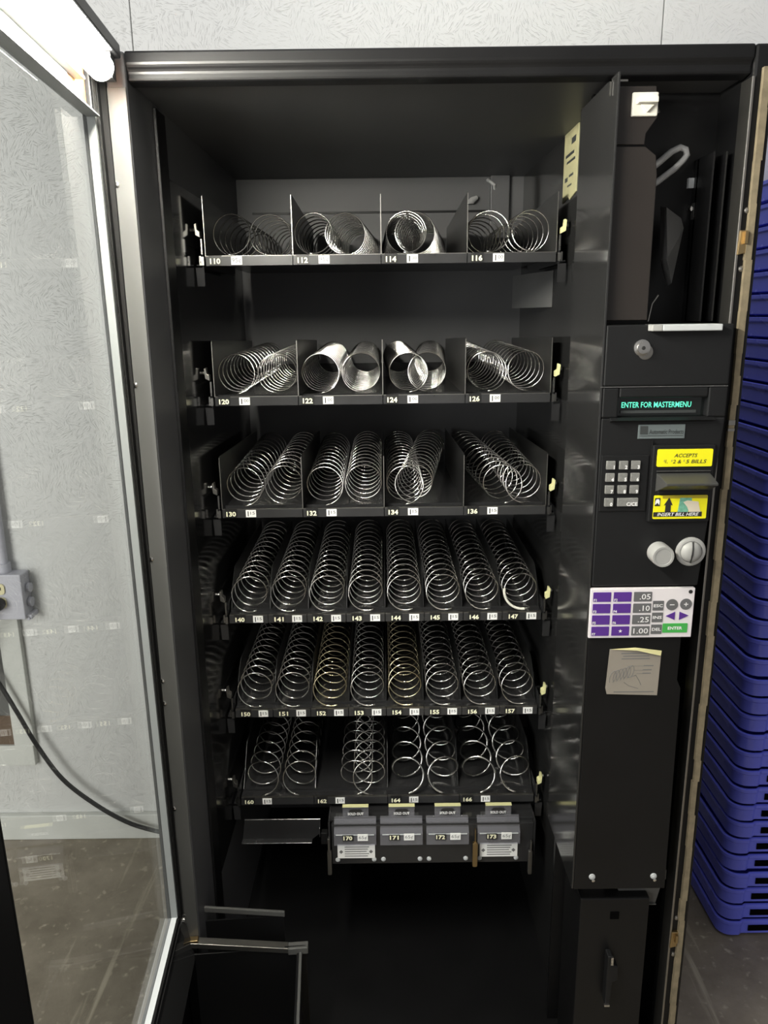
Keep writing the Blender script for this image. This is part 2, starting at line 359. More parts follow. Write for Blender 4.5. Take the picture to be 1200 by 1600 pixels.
P(MB().prism([(0.3125, 1.703), (0.355, 1.703), (0.370, 1.692), (0.373, 1.668), (0.3735, 1.478), (0.3125, 1.478)], 1.115, 1.119).box(0.3125, 0.3145, 1.115, 1.15, 1.478, 1.703), 'cover_plate', 'brown_black', bevel=0.0008)
sw = P(MB().box(0.334, 0.368, 1.114, 1.12, 1.740, 1.769), 'toggle_switch', 'white_plastic', bevel=0.0015)
P(MB().prism([(0.338, 1.7535), (0.338, 1.7605), (0.353, 1.7635), (0.364, 1.7605), (0.364, 1.7535)], 1.100, 1.115), 'switch_lever', 'white_plastic', sw, bevel=0.0012)
P(MB().prism([(0.344, 1.7530), (0.362, 1.7530), (0.353, 1.744)], 1.109, 1.1145), 'switch_guard', 'white_plastic', sw, bevel=0.0005)
P(MB().tube([(0.372, 1.19, 1.768), (0.385, 1.18, 1.769), (0.39, 1.18, 1.758)], 0.0035, 8), 'wire_clip', 'dull_steel', smooth=True)
P(MB().box(0.3065, 0.330, 1.127, 1.13, 1.785, 1.7875).box(0.3065, 0.3085, 1.127, 1.13, 1.768, 1.7875), 'bracket_edge', 'dull_steel')
# inside the coin compartment
P(MB().tube([(0.385, 1.19, 1.662), (0.403, 1.20, 1.672), (0.428, 1.205, 1.690), (0.441, 1.208, 1.702), (0.446, 1.209, 1.709), (0.4435, 1.209, 1.7165), (0.435, 1.208, 1.719), (0.422, 1.206, 1.713), (0.402, 1.202, 1.697), (0.385, 1.198, 1.684)], 0.0047, 10), 'cable_loop', 'cable_grey', smooth=True)
P(MB().add([(0.405, 1.16, 1.632), (0.436, 1.185, 1.620), (0.442, 1.188, 1.607), (0.424, 1.17, 1.529), (0.408, 1.15, 1.562),
            (0.403, 1.18, 1.636), (0.436, 1.20, 1.624), (0.444, 1.203, 1.607), (0.425, 1.19, 1.525), (0.404, 1.17, 1.562)],
   [(0, 4, 3, 2, 1), (5, 6, 7, 8, 9), (0, 1, 6, 5), (1, 2, 7, 6), (2, 3, 8, 7), (3, 4, 9, 8), (4, 0, 5, 9)]), 'coin_funnel', 'card_grey')
P(MB().box(0.459, 0.473, 1.228, 1.235, 1.667, 1.681), 'white_sticker', 'light_grey')
kh = P(MB().lathe((0.468, 1.235, 1.638), [(0.006, 0), (0.006, 0.006), (0.004, 0.008)], 12), 'key_lock', 'steel', smooth=True)
P(MB().box(0.466, 0.469, 1.218, 1.228, 1.622, 1.645).box(0.470, 0.4735, 1.219, 1.228, 1.624, 1.632), 'key', 'steel', kh)
P(MB().box(0.467, 0.4695, 1.165, 1.235, 1.475, 1.705).box(0.4845, 0.487, 1.165, 1.235, 1.475, 1.705).box(0.467, 0.487, 1.215, 1.22, 1.475, 1.705), 'channel_post', 'black_paint')
P(MB().tube([(0.38, 1.13, 1.476), (0.384, 1.13, 1.50), (0.392, 1.13, 1.512)], 0.0012, 6), 'thin_wire', 'dull_steel', smooth=True)
# pull handle and lock on the upper housing
P(MB().box(0.371, 0.386, YC - 0.016, YC + 0.02, 1.4632, 1.4722, 1).box(0.386, 0.4685, YC - 0.016, YC + 0.02, 1.4632, 1.4722), 'pull_handle', ['light_grey', 'grey_plastic'], CP, bevel=0.0015)
lk = P(MB().lathe((0.364, YC, 1.4405), [(0.0115, 0), (0.0115, 0.002), (0.008, 0.003), (0.008, 0.0075), (0.0045, 0.008)], 20), 'lock', 'steel', CP, smooth=True)
P(MB().lathe((0.364, YC - 0.008, 1.4405), [(0.0028, 0), (0.0026, 0.0006)], 10), 'keyhole', 'ink_dark', CP)
P(MB().lathe((0.3695, YC, 1.4345), [(0.0105, -0.002), (0.0105, 0.0008), (0.0090, 0.0012)], 20), 'lock_washer', 'dull_steel', CP, smooth=True)
P(MB().box(0.3095, 0.490, YC - 0.0006, YC + 0.002, 1.3858, 1.3868), 'seam', 'card_grey', CP)
# fluorescent display
P(MB().box(0.3365, 0.4635, YC + 0.0125, YC + 0.0145, 1.342, 1.3705), 'display_window', 'window_black', CP)
P(MB().box(0.343, 0.452, YC + 0.0105, YC + 0.013, 1.3475, 1.3515), 'display_edge', 'badge_dark', CP)
P(MB().prism([(YC - 0.010, 1.3395), (YC, 1.336), (YC + 0.013, 1.342), (YC, 1.3425)], 0.325, 0.474, 'X'), 'display_sill', 'black_plastic', CP, bevel=0.0008)
text('ENTER FOR MASTERMENU', CP, 0.3945, YC + 0.0115, 1.3595, 0.0082, 'vfd', width=0.1005, bold=0.012, name='display_text')
# badge
bd = P(MB().box(0.3667, 0.4342, YC - 0.0015, YC + 0.001, 1.312, 1.3325), 'badge', 'badge', CP, bevel=0.0006)
P(MB().box(0.3695, 0.3805, YC - 0.002, YC - 0.0012, 1.3185, 1.3305), 'badge_square', 'badge_dark', CP)
P(MB().box(0.3695, 0.4315, YC - 0.002, YC - 0.0012, 1.3160, 1.3168), 'badge_line', 'badge_dark', CP)
text('Automatic Products', CP, 0.3825, YC - 0.0021, 1.3222, 0.0068, 'badge_dark', width=0.0495, bold=0.012, align='L')
# keypad
kp = P(MB().box(0.3165, 0.3855, YC - 0.002, YC + 0.002, 1.2045, 1.2885), 'keypad_frame', 'black_plastic', CP, bevel=0.001)
P(MB().box(0.3875, 0.3885, YC - 0.004, YC, 1.1895, 1.31), 'keypad_rib', 'black_plastic', CP)
for r_, row in enumerate((('1', '2', '3'), ('4', '5', '6'), ('7', '8', '9'))):
    for c_, d in enumerate(row):
        x = (0.3297, 0.3483, 0.3660)[c_]; z = (1.2743, 1.2562, 1.2381)[r_]
        P(MB().box(x - 0.0064, x + 0.0064, YC - 0.0055, YC - 0.001, z - 0.0062, z + 0.0062), 'key', 'key_grey', CP, bevel=0.0008)
        text(d, CP, x + 0.0052, YC - 0.0058, z - 0.0028, 0.0055, 'ink_white', bold=0.04, align='R')
P(MB().box(0.3236, 0.3364, YC - 0.0055, YC - 0.001, 1.2128, 1.2252), 'key', 'key_grey', CP, bevel=0.0008)
text('0', CP, 0.3350, YC - 0.0058, 1.2162, 0.0055, 'ink_white', bold=0.04, align='R')
P(MB().box(0.3425, 0.3728, YC - 0.0055, YC - 0.001, 1.2128, 1.2252), 'key', 'key_grey', CP, bevel=0.0008)
text('C/CE', CP, 0.3716, YC - 0.0058, 1.2164, 0.0056, 'ink_white', bold=0.03, align='R')
# coin return button and coin slot
P(MB().lathe((0.4095, YC, 1.1405), [(0.0165, 0), (0.0165, 0.022), (0.0155, 0.0245), (0.0125, 0.0245), (0.012, 0.0238)], 28), 'coin_return_button', 'grey_plastic', CP, smooth=True)
P(MB().lathe((0.4577, YC, 1.1412), [(0.0222, 0), (0.0222, 0.003), (0.0205, 0.0045), (0.0165, 0.0045), (0.0160, 0.003), (0.0145, 0.0075), (0.009, 0.0105), (0.003, 0.0115)], 32), 'coin_slot_dial', 'grey_plastic', CP, smooth=True)
P(MB().tube([(0.4582, YC - 0.0065, 1.1570), (0.4572, YC - 0.0115, 1.148), (0.4566, YC - 0.0122, 1.139), (0.4565, YC - 0.0075, 1.1255)], 0.0013, 8), 'coin_slot', 'ink_dark', CP, smooth=True)

# bill acceptor
BA = P(MB().box(0.3885, 0.4790, YC - 0.006, YC + 0.002, 1.1885, 1.3035), 'bill_acceptor', 'black_plastic', bevel=0.002)
def rrect(x0, x1, z0, z1, r, n=4):
    pts = []
    for cx, cz, a in ((x1 - r, z0 + r, -90), (x1 - r, z1 - r, 0), (x0 + r, z1 - r, 90), (x0 + r, z0 + r, 180)):
        pts += [(cx + r * math.cos(R(a + 90 * k / n)), cz + r * math.sin(R(a + 90 * k / n))) for k in range(n + 1)]
    return pts
P(MB().prism(rrect(0.3950, 0.4748, 1.2719, 1.2974, 0.002), YC - 0.0075, YC - 0.005), 'accepts_label', 'yellow_label', BA)
text('ACCEPTS', BA, 0.4358, YC - 0.0078, 1.2882, 0.0055, 'ink_dark', width=0.0335, bold=0.012, shear=0.25)
text('$', BA, 0.4055, YC - 0.0078, 1.2805, 0.0032, 'ink_grey', bold=0.0, shear=0.2)
text('1,', BA, 0.4085, YC - 0.0078, 1.2793, 0.0058, 'ink_dark', bold=0.005, shear=0.2)
text('$', BA, 0.4162, YC - 0.0078, 1.2805, 0.0032, 'ink_grey', bold=0.0, shear=0.2)
text('2 &', BA, 0.4238, YC - 0.0078, 1.2793, 0.0055, 'ink_dark', width=0.0125, bold=0.01, shear=0.2)
text('$', BA, 0.4338, YC - 0.0078, 1.2805, 0.0032, 'ink_grey', bold=0.0, shear=0.2)
text('5 BILLS', BA, 0.4515, YC - 0.0078, 1.2793, 0.0055, 'ink_dark', width=0.0300, bold=0.012, shear=0.2)
P(MB().prism([(YC - 0.006, 1.266), (YC - 0.009, 1.266), (YC - 0.009, 1.2645), (YC - 0.006, 1.2645)], 0.3955, 0.474, 'X').add(
    [(0.396, YC - 0.006, 1.2625), (0.4735, YC - 0.006, 1.2625), (0.4755, YC - 0.034, 1.2520), (0.4025, YC - 0.034, 1.2520),
     (0.396, YC - 0.006, 1.2345), (0.4735, YC - 0.006, 1.2345), (0.4755, YC - 0.034, 1.2490), (0.4025, YC - 0.034, 1.2490)],
    [(0, 3, 2, 1), (4, 5, 6, 7), (3, 7, 6, 2), (0, 4, 7, 3), (1, 2, 6, 5), (0, 1, 5, 4)]), 'bill_slot_visor', 'visor', BA, bevel=0.0008)
P(MB().box(0.398, 0.472, YC - 0.012, YC - 0.005, 1.2325, 1.2375), 'bill_slot_lip', 'black_plastic', BA, bevel=0.001)
P(MB().prism(rrect(0.3950, 0.4732, 1.1938, 1.2292, 0.0015), YC - 0.0075, YC - 0.005), 'insert_label', 'yellow_label', BA)
yy = YC - 0.0078
P(MB().box(0.4075, 0.4728, yy, YC - 0.007, 1.2245, 1.2290), 'label_print', 'ochre', BA)
P(MB().box(0.3952, 0.4665, yy - 0.0001, YC - 0.007, 1.1972, 1.2042), 'label_print', 'ink_dark', BA)
text('INSERT BILL HERE', BA, 0.4315, yy - 0.0004, 1.2008, 0.0050, 'ink_white', width=0.061, bold=0.012, shear=0.25)
P(MB().prism([(0.4120, 1.2042), (0.4125, 1.2150), (0.4098, 1.2142), (0.4170, 1.2262), (0.4228, 1.2142), (0.4200, 1.2150), (0.4202, 1.2042)], yy - 0.0002, YC - 0.007), 'label_arrow', 'ink_dark', BA)
P(MB().prism([(0.4308, 1.2042), (0.4330, 1.2255), (0.4500, 1.2255), (0.4505, 1.2180), (0.4460, 1.2042)], yy - 0.0001, YC - 0.007), 'label_print', 'bill_green', BA)
P(MB().prism([(0.4380, 1.2190), (0.4440, 1.2215), (0.4600, 1.2195), (0.4640, 1.2042), (0.4475, 1.2042), (0.4440, 1.2120)], yy - 0.0003, YC - 0.007), 'label_print', 'hand_beige', BA)
P(MB().box(0.3965, 0.4042, yy - 0.0001, YC - 0.007, 1.2135, 1.2255), 'label_print', 'ink_dark', BA)
P(MB().prism([(0.3968, 1.2150), (0.4000, 1.2185), (0.4030, 1.2150), (0.4034, 1.2205), (0.4020, 1.2238), (0.3985, 1.2238), (0.3970, 1.2205)], yy - 0.0003, YC - 0.007), 'label_print', 'ink_white', BA)

# service keypad (membrane)
SK = P(MB().box(0.3115, 0.4690, YC - 0.0045, YC + 0.004, 1.0045, 1.0842), 'service_keypad', 'keypad_white', bevel=0.0008)
ky = YC - 0.0052
def flat(x0, x1, z0, z1, m, nm='flat_key'): return P(MB().prism(rrect(x0, x1, z0, z1, 0.0008, 2), ky, YC - 0.004), nm, m, SK)
zr = [(1.0640, 1.0792), (1.0455, 1.0605), (1.0270, 1.0420), (1.0085, 1.0235)]
fn = [('F1', 'F2'), ('F3', 'F4'), ('F5', 'F6'), ('F7', '*')]
for i, (z0, z1) in enumerate(zr):
    for j in range(2):
        x0 = 0.3152 + j * 0.0309
        flat(x0, x0 + 0.0270, z0, z1, 'keypad_purple')
        if fn[i][j] != '*': text(fn[i][j], SK, x0 + 0.0010, ky - 0.0003, z0 + 0.0028, 0.0042, 'ink_white', bold=0.03, align='L')
        else:
            st = [(x0 + 0.0135 + (0.0032 if k % 2 == 0 else 0.0013) * math.sin(R(36 * k)), (z0 + z1) / 2 + (0.0032 if k % 2 == 0 else 0.0013) * math.cos(R(36 * k))) for k in range(10)]
            P(MB().prism(st, ky - 0.0003, ky), 'star_mark', 'ink_white', SK)
    flat(0.3767, 0.4041, z0, z1, 'keypad_grey')
    text(('.05', '.10', '.25', '1.00')[i], SK, 0.4020, ky - 0.0003, (z0 + z1) / 2, 0.0088, 'ink_white', width=(0.0165, 0.0160, 0.0168, 0.0225)[i], bold=0.008, align='R')
for i, s_ in enumerate(('ESC', 'INS', 'DEL')):
    z0 = (1.0490, 1.0300, 1.0105)[i]
    flat(0.4064, 0.4230, z0, z0 + 0.0155, 'keypad_grey'); text(s_, SK, 0.4147, ky - 0.0003, z0 + 0.0078, 0.0050, 'ink_white', width=0.0138, bold=0.025)
def disc(x, z, r, m, nm): P(MB().lathe((x, YC - 0.004, z), [(r, 0), (r, 0.0012)], 24), nm, m, SK)
disc(0.4357, 1.0580, 0.0090, 'keypad_grey', 'round_key'); disc(0.4568, 1.0585, 0.0090, 'keypad_grey', 'round_key')
P(MB().box(0.4322, 0.4392, ky - 0.0003, ky, 1.0574, 1.0586), 'minus_mark', 'ink_white', SK)
P(MB().box(0.4537, 0.4599, ky - 0.0003, ky, 1.0579, 1.0591).box(0.4562, 0.4574, ky - 0.0003, ky, 1.0554, 1.0616), 'plus_mark', 'ink_white', SK)
P(MB().prism([(0.4275, 1.0398), (0.4413, 1.0465), (0.4413, 1.0331)], ky, YC - 0.004), 'arrow_key', 'keypad_purple', SK)
P(MB().prism([(0.4623, 1.0402), (0.4480, 1.0465), (0.4480, 1.0331)], ky, YC - 0.004), 'arrow_key', 'keypad_purple', SK)
flat(0.4240, 0.4620, 1.0125, 1.0275, 'keypad_green'); text('ENTER', SK, 0.4430, ky - 0.0003, 1.0200, 0.0050, 'ink_white', width=0.0220, bold=0.03)
disc(0.4622, 1.0785, 0.0030, 'ink_dark', 'mounting_hole')

# lower column cover with sticker
LC = P(MB().prism([(0.3128, 1.003), (0.456, 1.003), (0.456, 0.93), (0.4625, 0.915), (0.4665, 0.545), (0.3128, 0.545)], YC, YC + 0.006), 'column_cover', 'black_paint', bevel=0.001)
for x in (0.3424, 0.4458):
    P(MB().lathe((x, YC, 0.570), [(0.0055, 0), (0.005, 0.002), (0.002, 0.0035)], 14), 'screw', 'light_grey', LC, smooth=True)
    P(MB().lathe((x + 0.0025, YC, 0.562), [(0.003, 0), (0.0028, 0.001), (0.001, 0.002)], 10), 'screw', 'chrome', LC, smooth=True)
P(MB().prism([(0.3470, 0.9840), (0.4270, 0.9795), (0.4258, 0.9050), (0.3465, 0.9080), (0.3440, 0.9180)], YC - 0.0012, YC + 0.001), 'instruction_sticker', 'sticker_tan', LC)
P(MB().add([(0.3485, YC - 0.0015, 0.984), (0.386, YC - 0.003, 0.9862), (0.4272, YC - 0.0015, 0.9800), (0.4255, YC - 0.004, 0.9735), (0.388, YC - 0.0045, 0.9830),
            (0.3485, YC - 0.0008, 0.984), (0.386, YC - 0.0015, 0.9868), (0.4275, YC - 0.0005, 0.9805), (0.4255, YC - 0.0030, 0.9730), (0.388, YC - 0.0035, 0.9826)],
   [(0, 4, 1), (1, 4, 3, 2), (5, 6, 9), (6, 7, 8, 9), (0, 1, 6, 5), (1, 2, 7, 6), (2, 3, 8, 7), (3, 4, 9, 8), (4, 0, 5, 9)]), 'curled_edge', 'sticker_yellow', LC)
sk = MB(); sy = YC - 0.0014
for i, (x0, x1, z) in enumerate(((0.365, 0.412, 0.977), (0.368, 0.409, 0.9725), (0.366, 0.410, 0.968), (0.401, 0.4165, 0.956), (0.400, 0.414, 0.9490), (0.400, 0.413, 0.9432), (0.357, 0.420, 0.9115))):
    sk.box(x0, x1, sy, sy + 0.0006, z - 0.0008, z + 0.0008)
for z, x in ((0.9555, 0.376), (0.9485, 0.386), (0.9425, 0.391)): sk.box(x, 0.401, sy, sy + 0.0006, z - 0.0003, z + 0.0003)
for i in range(6):
    cx = 0.354 + i * 0.0055; cz = 0.937 + i * 0.0018
    sk.tube([(cx + 0.0045 * math.cos(R(t)) + 0.002 * math.sin(R(t)), sy, cz + 0.0105 * math.sin(R(t))) for t in range(-60, 250, 20)], 0.0004, 4)
sk.tube([(0.378, sy, 0.936), (0.390, sy, 0.940), (0.396, sy, 0.930), (0.399, sy, 0.923)], 0.0004, 4).tube([(0.372, sy, 0.928), (0.380, sy, 0.922), (0.395, sy, 0.917)], 0.0004, 4)
P(sk, 'sticker_print', 'ink_grey', LC)
# bright hardware seen through the notch beside the cover
P(MB().prism([(0.470, 0.917), (0.476, 0.914), (0.482, 0.900), (0.482, 0.890), (0.470, 0.886)], 1.180, 1.186), 'coin_mech', 'steel', bevel=0.001)
P(MB().box(0.466, 0.480, 1.172, 1.184, 0.876, 0.888), 'mech_latch', 'latch_yellow', bevel=0.001)
P(MB().prism([(0.480, 0.876), (0.484, 0.872), (0.486, 0.846), (0.483, 0.846)], 1.172, 1.186), 'mech_arm', 'steel')
# coin chute ends and the coin box below
P(MB().prism([(0.3335, 0.5455), (0.3745, 0.5455), (0.377, 0.4925), (0.340, 0.4915)], 1.135, 1.138), 'coin_chute', 'dull_steel', bevel=0.0006)
P(MB().prism([(0.385, 0.546), (0.4115, 0.4895), (0.4655, 0.490), (0.477, 0.546)], 1.13, 1.133).box(0.4115, 0.4655, 1.126, 1.133, 0.4885, 0.4905), 'coin_chute', 'stile_metal', bevel=0.0006)
P(MB().box(0.4665, 0.4705, 1.108, 1.125, 0.556, 0.574), 'hinge_tab', 'stile_metal')
CB = P(MB().box(0.329, 0.4485, 1.112, 1.22, 0.13, 0.5155), 'coin_box', 'black_paint', bevel=0.003)
P(MB().box(0.382, 0.397, 1.1105, 1.113, 0.474, 0.488), 'square_hole', 'void', CB)
P(MB().prism([(0.377, 0.412), (0.386, 0.412), (0.388, 0.393), (0.396, 0.391), (0.397, 0.362), (0.388, 0.358), (0.386, 0.314), (0.377, 0.310)], 1.093, 1.112), 'pull_handle', 'black_plastic', CB, bevel=0.002)
P(MB().box(0.382, 0.386, 1.090, 1.094, 0.397, 0.413).box(0.376, 0.385, 1.090, 1.094, 0.309, 0.3125), 'handle_edge', 'steel', CB)

# ------------------------------------------------------------------ the glass door (swung open towards the viewer)
DO = Vector((-0.3750, 1.122, 0.0))
DR = MB()
GY0, GY1, ZT, ZS = 0.037, 0.566, 1.742, 0.510       # glass opening along the door, top and sill
DT, DB_, DW = 1.826, 0.10, 0.885
yi, yo = 0.0107, -0.0045
DR.box(0.0, GY0 - 0.0006, yo, yi - 0.001, DB_, DT)             # hinge stile
DR.box(GY1 + 0.0006, DW, yo, yi, DB_, DT)                      # solid free side
DR.box(GY0, GY1, yo, yi, DB_, ZS - 0.0006)                     # below the glass
DR.box(GY0, GY1, yo, 0.002, ZT + 0.0006, DT)                   # header behind the lamp
DR.box(0.03, 0.86, 0.002, 0.050, 1.809, DT)                    # lamp hood
DOOR = P(DR, 'glass_door', 'black_paint', bevel=0.002)
DOOR.location = DO - Vector(ORG[VM.name]) ; DOOR.rotation_euler = (R(0.45), 0, R(4.1 - 90))
me = DOOR.data
for v in me.vertices: v.co += Vector(ORG[VM.name])
DOOR.location.z = 1.13 - ORG[VM.name][2]
for v in me.vertices: v.co.z -= 1.13
ORG[DOOR.name] = (0, 0, 1.13)
def D(mb, name, m, **k): return mb.build(name, m, DOOR, **k)
D(MB().box(GY0, GY1, -0.003, 0.001, ZS, ZT), 'glass_pane', 'glass')
D(MB().box(GY0 - 0.0005, GY0 + 0.0015, 0.0015, yi, ZS, ZT).box(GY0 - 0.006, GY0 + 0.0015, yi, yi + 0.0012, ZS, ZT), 'hinge_side_trim', 'trim_grey')
D(MB().box(GY0, GY1, 0.0015, yi, ZS - 0.0005, ZS + 0.0015), 'sill_trim', 'light_grey')
D(MB().box(GY0, GY1, 0.0015, 0.018, ZT - 0.0015, ZT + 0.0005), 'head_trim', 'trim_grey')
D(MB().box(GY1 - 0.0015, GY1 + 0.0005, 0.0015, yi, ZS, ZT), 'latch_side_trim', 'rubber')
D(MB().box(0.0, GY0 - 0.0065, yi - 0.001, yi + 0.0012, 0.40, 1.80).box(GY0 - 0.022, GY0 - 0.017, yi, yi + 0.003, 0.40, 1.79).box(GY0 - 0.012, GY0 - 0.009, yi, yi + 0.0022, 0.40, 1.79), 'door_gasket', 'rubber')
D(MB().box(GY0 - 0.0155, GY0 - 0.0135, yi, yi + 0.0018, 0.40, 1.79), 'gasket_bead', 'dull_steel')
P(MB().box(-0.3625, -0.3355, YF - 0.0015, YF + 0.001, 0.33, 1.786), 'hinge_flange', 'stile_metal', bevel=0.0006, seg=1)
P(MB().box(-0.386, -0.3605, YF - 0.0065, YF, 0.12, 1.815), 'hinge_knuckle', 'rubber')
for z in (1.665, 1.395, 1.13, 0.925, 0.885, 0.69, 0.475):
    P(MB().lathe((-0.3585, YF - 0.0012, z), [(0.0038, 0), (0.0034, 0.0016), (0.0012, 0.0026)], 12), 'screw', 'chrome', smooth=True)
# sill gasket lines and the glossy lower rail
D(MB().box(GY0, GY1, yi, yi + 0.003, ZS - 0.010, ZS - 0.002).box(GY0, GY1, yi, yi + 0.0045, ZS - 0.020, ZS - 0.014), 'sill_gasket', 'rubber')
D(MB().box(GY0, GY1, yi, yi + 0.002, ZS - 0.0125, ZS - 0.0105), 'sill_bead', 'steel')
D(MB().prism([(yi, ZS - 0.022), (yi + 0.003, ZS - 0.022), (0.027, 0.396), (0.023, 0.390), (yi, 0.390)], 0.004, GY1, 'X'), 'kick_panel', 'gloss_black')
for (u, z) in ((0.012, 0.482), (0.022, 0.455)):
    D(MB().cyl((u, yi, z), (u, yi + 0.007, z), 0.006, 12), 'pivot_bolt', 'chrome', smooth=True)
# delivery bin on the inside of the door
BN = D(MB().box(0.004, 0.008, yi, 0.222, 0.12, 0.405).box(0.008, 0.56, 0.205, 0.209, 0.12, 0.395).box(0.556, 0.56, yi, 0.205, 0.12, 0.40).box(0.008, 0.556, yi, 0.205, 0.12, 0.124), 'delivery_bin', 'black_paint', bevel=0.0008, seg=1)
D(MB().add([(-0.006, yi, 0.432), (-0.006, 0.190, 0.404), (0.010, 0.190, 0.404), (0.010, yi, 0.432), (-0.006, yi, 0.422), (-0.006, 0.190, 0.394), (0.010, 0.190, 0.394), (0.010, yi, 0.422)],
    [(0, 3, 2, 1), (4, 5, 6, 7), (0, 1, 5, 4), (1, 2, 6, 5), (2, 3, 7, 6), (3, 0, 4, 7)]), 'bin_rim', 'dull_steel', bevel=0.0008)
D(MB().box(0.004, 0.56, 0.209, 0.214, 0.388, 0.397), 'bin_rim', 'stile_metal', bevel=0.0008)
D(MB().box(-0.004, 0.012, 0.190, 0.225, 0.392, 0.405), 'bin_corner', 'stile_metal', bevel=0.001)
D(MB().box(-0.003, 0.009, yi, yi + 0.024, 0.424, 0.434), 'bin_hinge', 'brass', bevel=0.001)
D(MB().add([(-0.055, 0.030, 0.452), (-0.055, 0.182, 0.428), (-0.050, 0.182, 0.428), (-0.050, 0.030, 0.452), (-0.055, 0.030, 0.442), (-0.055, 0.182, 0.418), (-0.050, 0.182, 0.418), (-0.050, 0.030, 0.442),],
    [(0, 3, 2, 1), (4, 5, 6, 7), (0, 1, 5, 4), (1, 2, 6, 5), (2, 3, 7, 6), (3, 0, 4, 7)]), 'baffle_edge', 'stile_metal', bevel=0.0006)
D(MB().box(-0.054, -0.051, 0.030, 0.180, 0.15, 0.420).box(-0.054, 0.004, 0.030, 0.033, 0.15, 0.41), 'bin_baffle', 'black_paint')
# fluorescent lamp inside the door head
D(MB().box(0.115, 0.80, 0.002, 0.005, 1.746, 1.808), 'lamp_reflector', 'reflector')
D(MB().box(0.045, 0.115, 0.002, 0.005, 1.746, 1.800), 'burnt_reflector_end', 'burnt')
D(MB().box(0.085, 0.80, 0.005, 0.017, 1.771, 1.774), 'reflector_ridge', 'keypad_grey')
D(MB().box(0.075, 0.80, 0.040, 0.050, 1.8065, 1.809), 'hood_edge', 'grey_plastic')
D(MB().tube([(0.066, 0.034, 1.788), (0.068, 0.034, 1.788), (0.074, 0.034, 1.788), (0.79, 0.034, 1.788)], [0.006, 0.0120, 0.0160, 0.0160], 20), 'lamp_tube', 'tube', smooth=True)
D(MB().box(0.040, 0.060, 0.020, 0.044, 1.780, 1.809).cyl((0.058, 0.034, 1.788), (0.067, 0.034, 1.788), 0.005, 8), 'lamp_holder', 'black_plastic')

# ------------------------------------------------------------------ spiral trays
YT = 1.437
_hx = {}
def helix(dia, pit, hand, start, wire, length, material, skew=0.0):
    key = (dia, pit, hand, start, wire, length, material, round(skew, 4))
    if key in _hx: return _hx[key]
    n = 26; turns = length / pit; N = int(turns * n); Rr = dia / 2 - wire; pts = []
    for i in range(N + 1):
        a = R(start) + hand * 2 * math.pi * i / n
        k = pit * i / n / length
        pts.append((Rr * math.cos(a) + skew * k, pit * i / n, Rr * math.sin(a) + 0.006 * k))
    me = MB().tube(pts, wire, 7).mesh('spiral', [material], smooth=True); _hx[key] = me; return me
XC = [-0.2732 + 0.0780 * i for i in range(8)]
CMP = [-0.3120, -0.1565, 0.0005, 0.1535, 0.3120]
rows = [
 dict(z=1.5944, nums='110 112 114 116', price=['95', '95', '100', '100'], wide=True, dz=0.0012,
      coils=[(-0.2694, 0.0577, 1), (-0.2007, 0.0515, -1), (-0.1220, 0.0566, 1), (-0.0644, 0.0309, -1), (0.0459, 0.0371, 1), (0.0607, 0.0309, -1), (0.1949, 0.0566, 1), (0.2698, 0.0515, -1)]),
 dict(z=1.3455, nums='120 122 124 126', price=['100'] * 4, wide=True, dz=0.0055,
      coils=[(-0.2730, 0.0391, 1), (-0.1980, 0.0350, -1), (-0.1155, 0.0330, 1), (-0.0401, 0.0330, -1), (0.0489, 0.0330, 1), (0.0833, 0.0330, -1), (0.1956, 0.0371, 1), (0.2693, 0.0422, -1)]),
 dict(z=1.1299, nums='130 132 134 136', price=['115'] * 4, wide=True, dz=0.0070,
      coils=[(-0.2701, 0.0381, 1), (-0.1957, 0.0371, -1), (-0.1139, 0.0371, 1), (-0.0394, 0.0371, -1), (0.0414, 0.0350, 1), (0.0567, 0.0350, -1), (0.2323, 0.0371, 1), (0.2712, 0.0371, -1)]),
 dict(z=0.9119, nums='140 141 142 143 144 145 146 147', price=['115'] * 8, wide=False, dz=0.0050, coils=[(x, .034, 0) for x in XC]),
 dict(z=0.7030, nums='150 151 152 153 154 155 156 157', price=['115'] * 8, wide=False, dz=0.0030, coils=[(x, .0335, 0) for x in XC]),
 dict(z=0.4958, nums='160 162 164 166', price=['115'] * 4, wide=True, dz=0.0030,
      coils=[(-0.2665, 0.0402, 1), (-0.1889, 0.0402, -1), (-0.0659, 0.0402, 1), (-0.0390, 0.0402, -1), (0.0448, 0.0618, 1), (0.1206, 0.0618, -1), (0.1978, 0.0618, 1), (0.2756, 0.0618, -1)]),
]
words = ['topmost', 'second', 'third', 'fourth', 'fifth', 'lowest']
lbl = ['topmost wire spiral tray with number tags 110 to 116', 'wire spiral tray second from top with number tags 120 to 126',
       'wire spiral tray third from top with number tags 130 to 136', 'eight-spiral tray with number tags 140 to 147',
       'eight-spiral tray with two brass coloured coils above the lowest tray, tags 150 to 157', 'lowest wire spiral tray with widely pitched coils, tags 160 to 166']
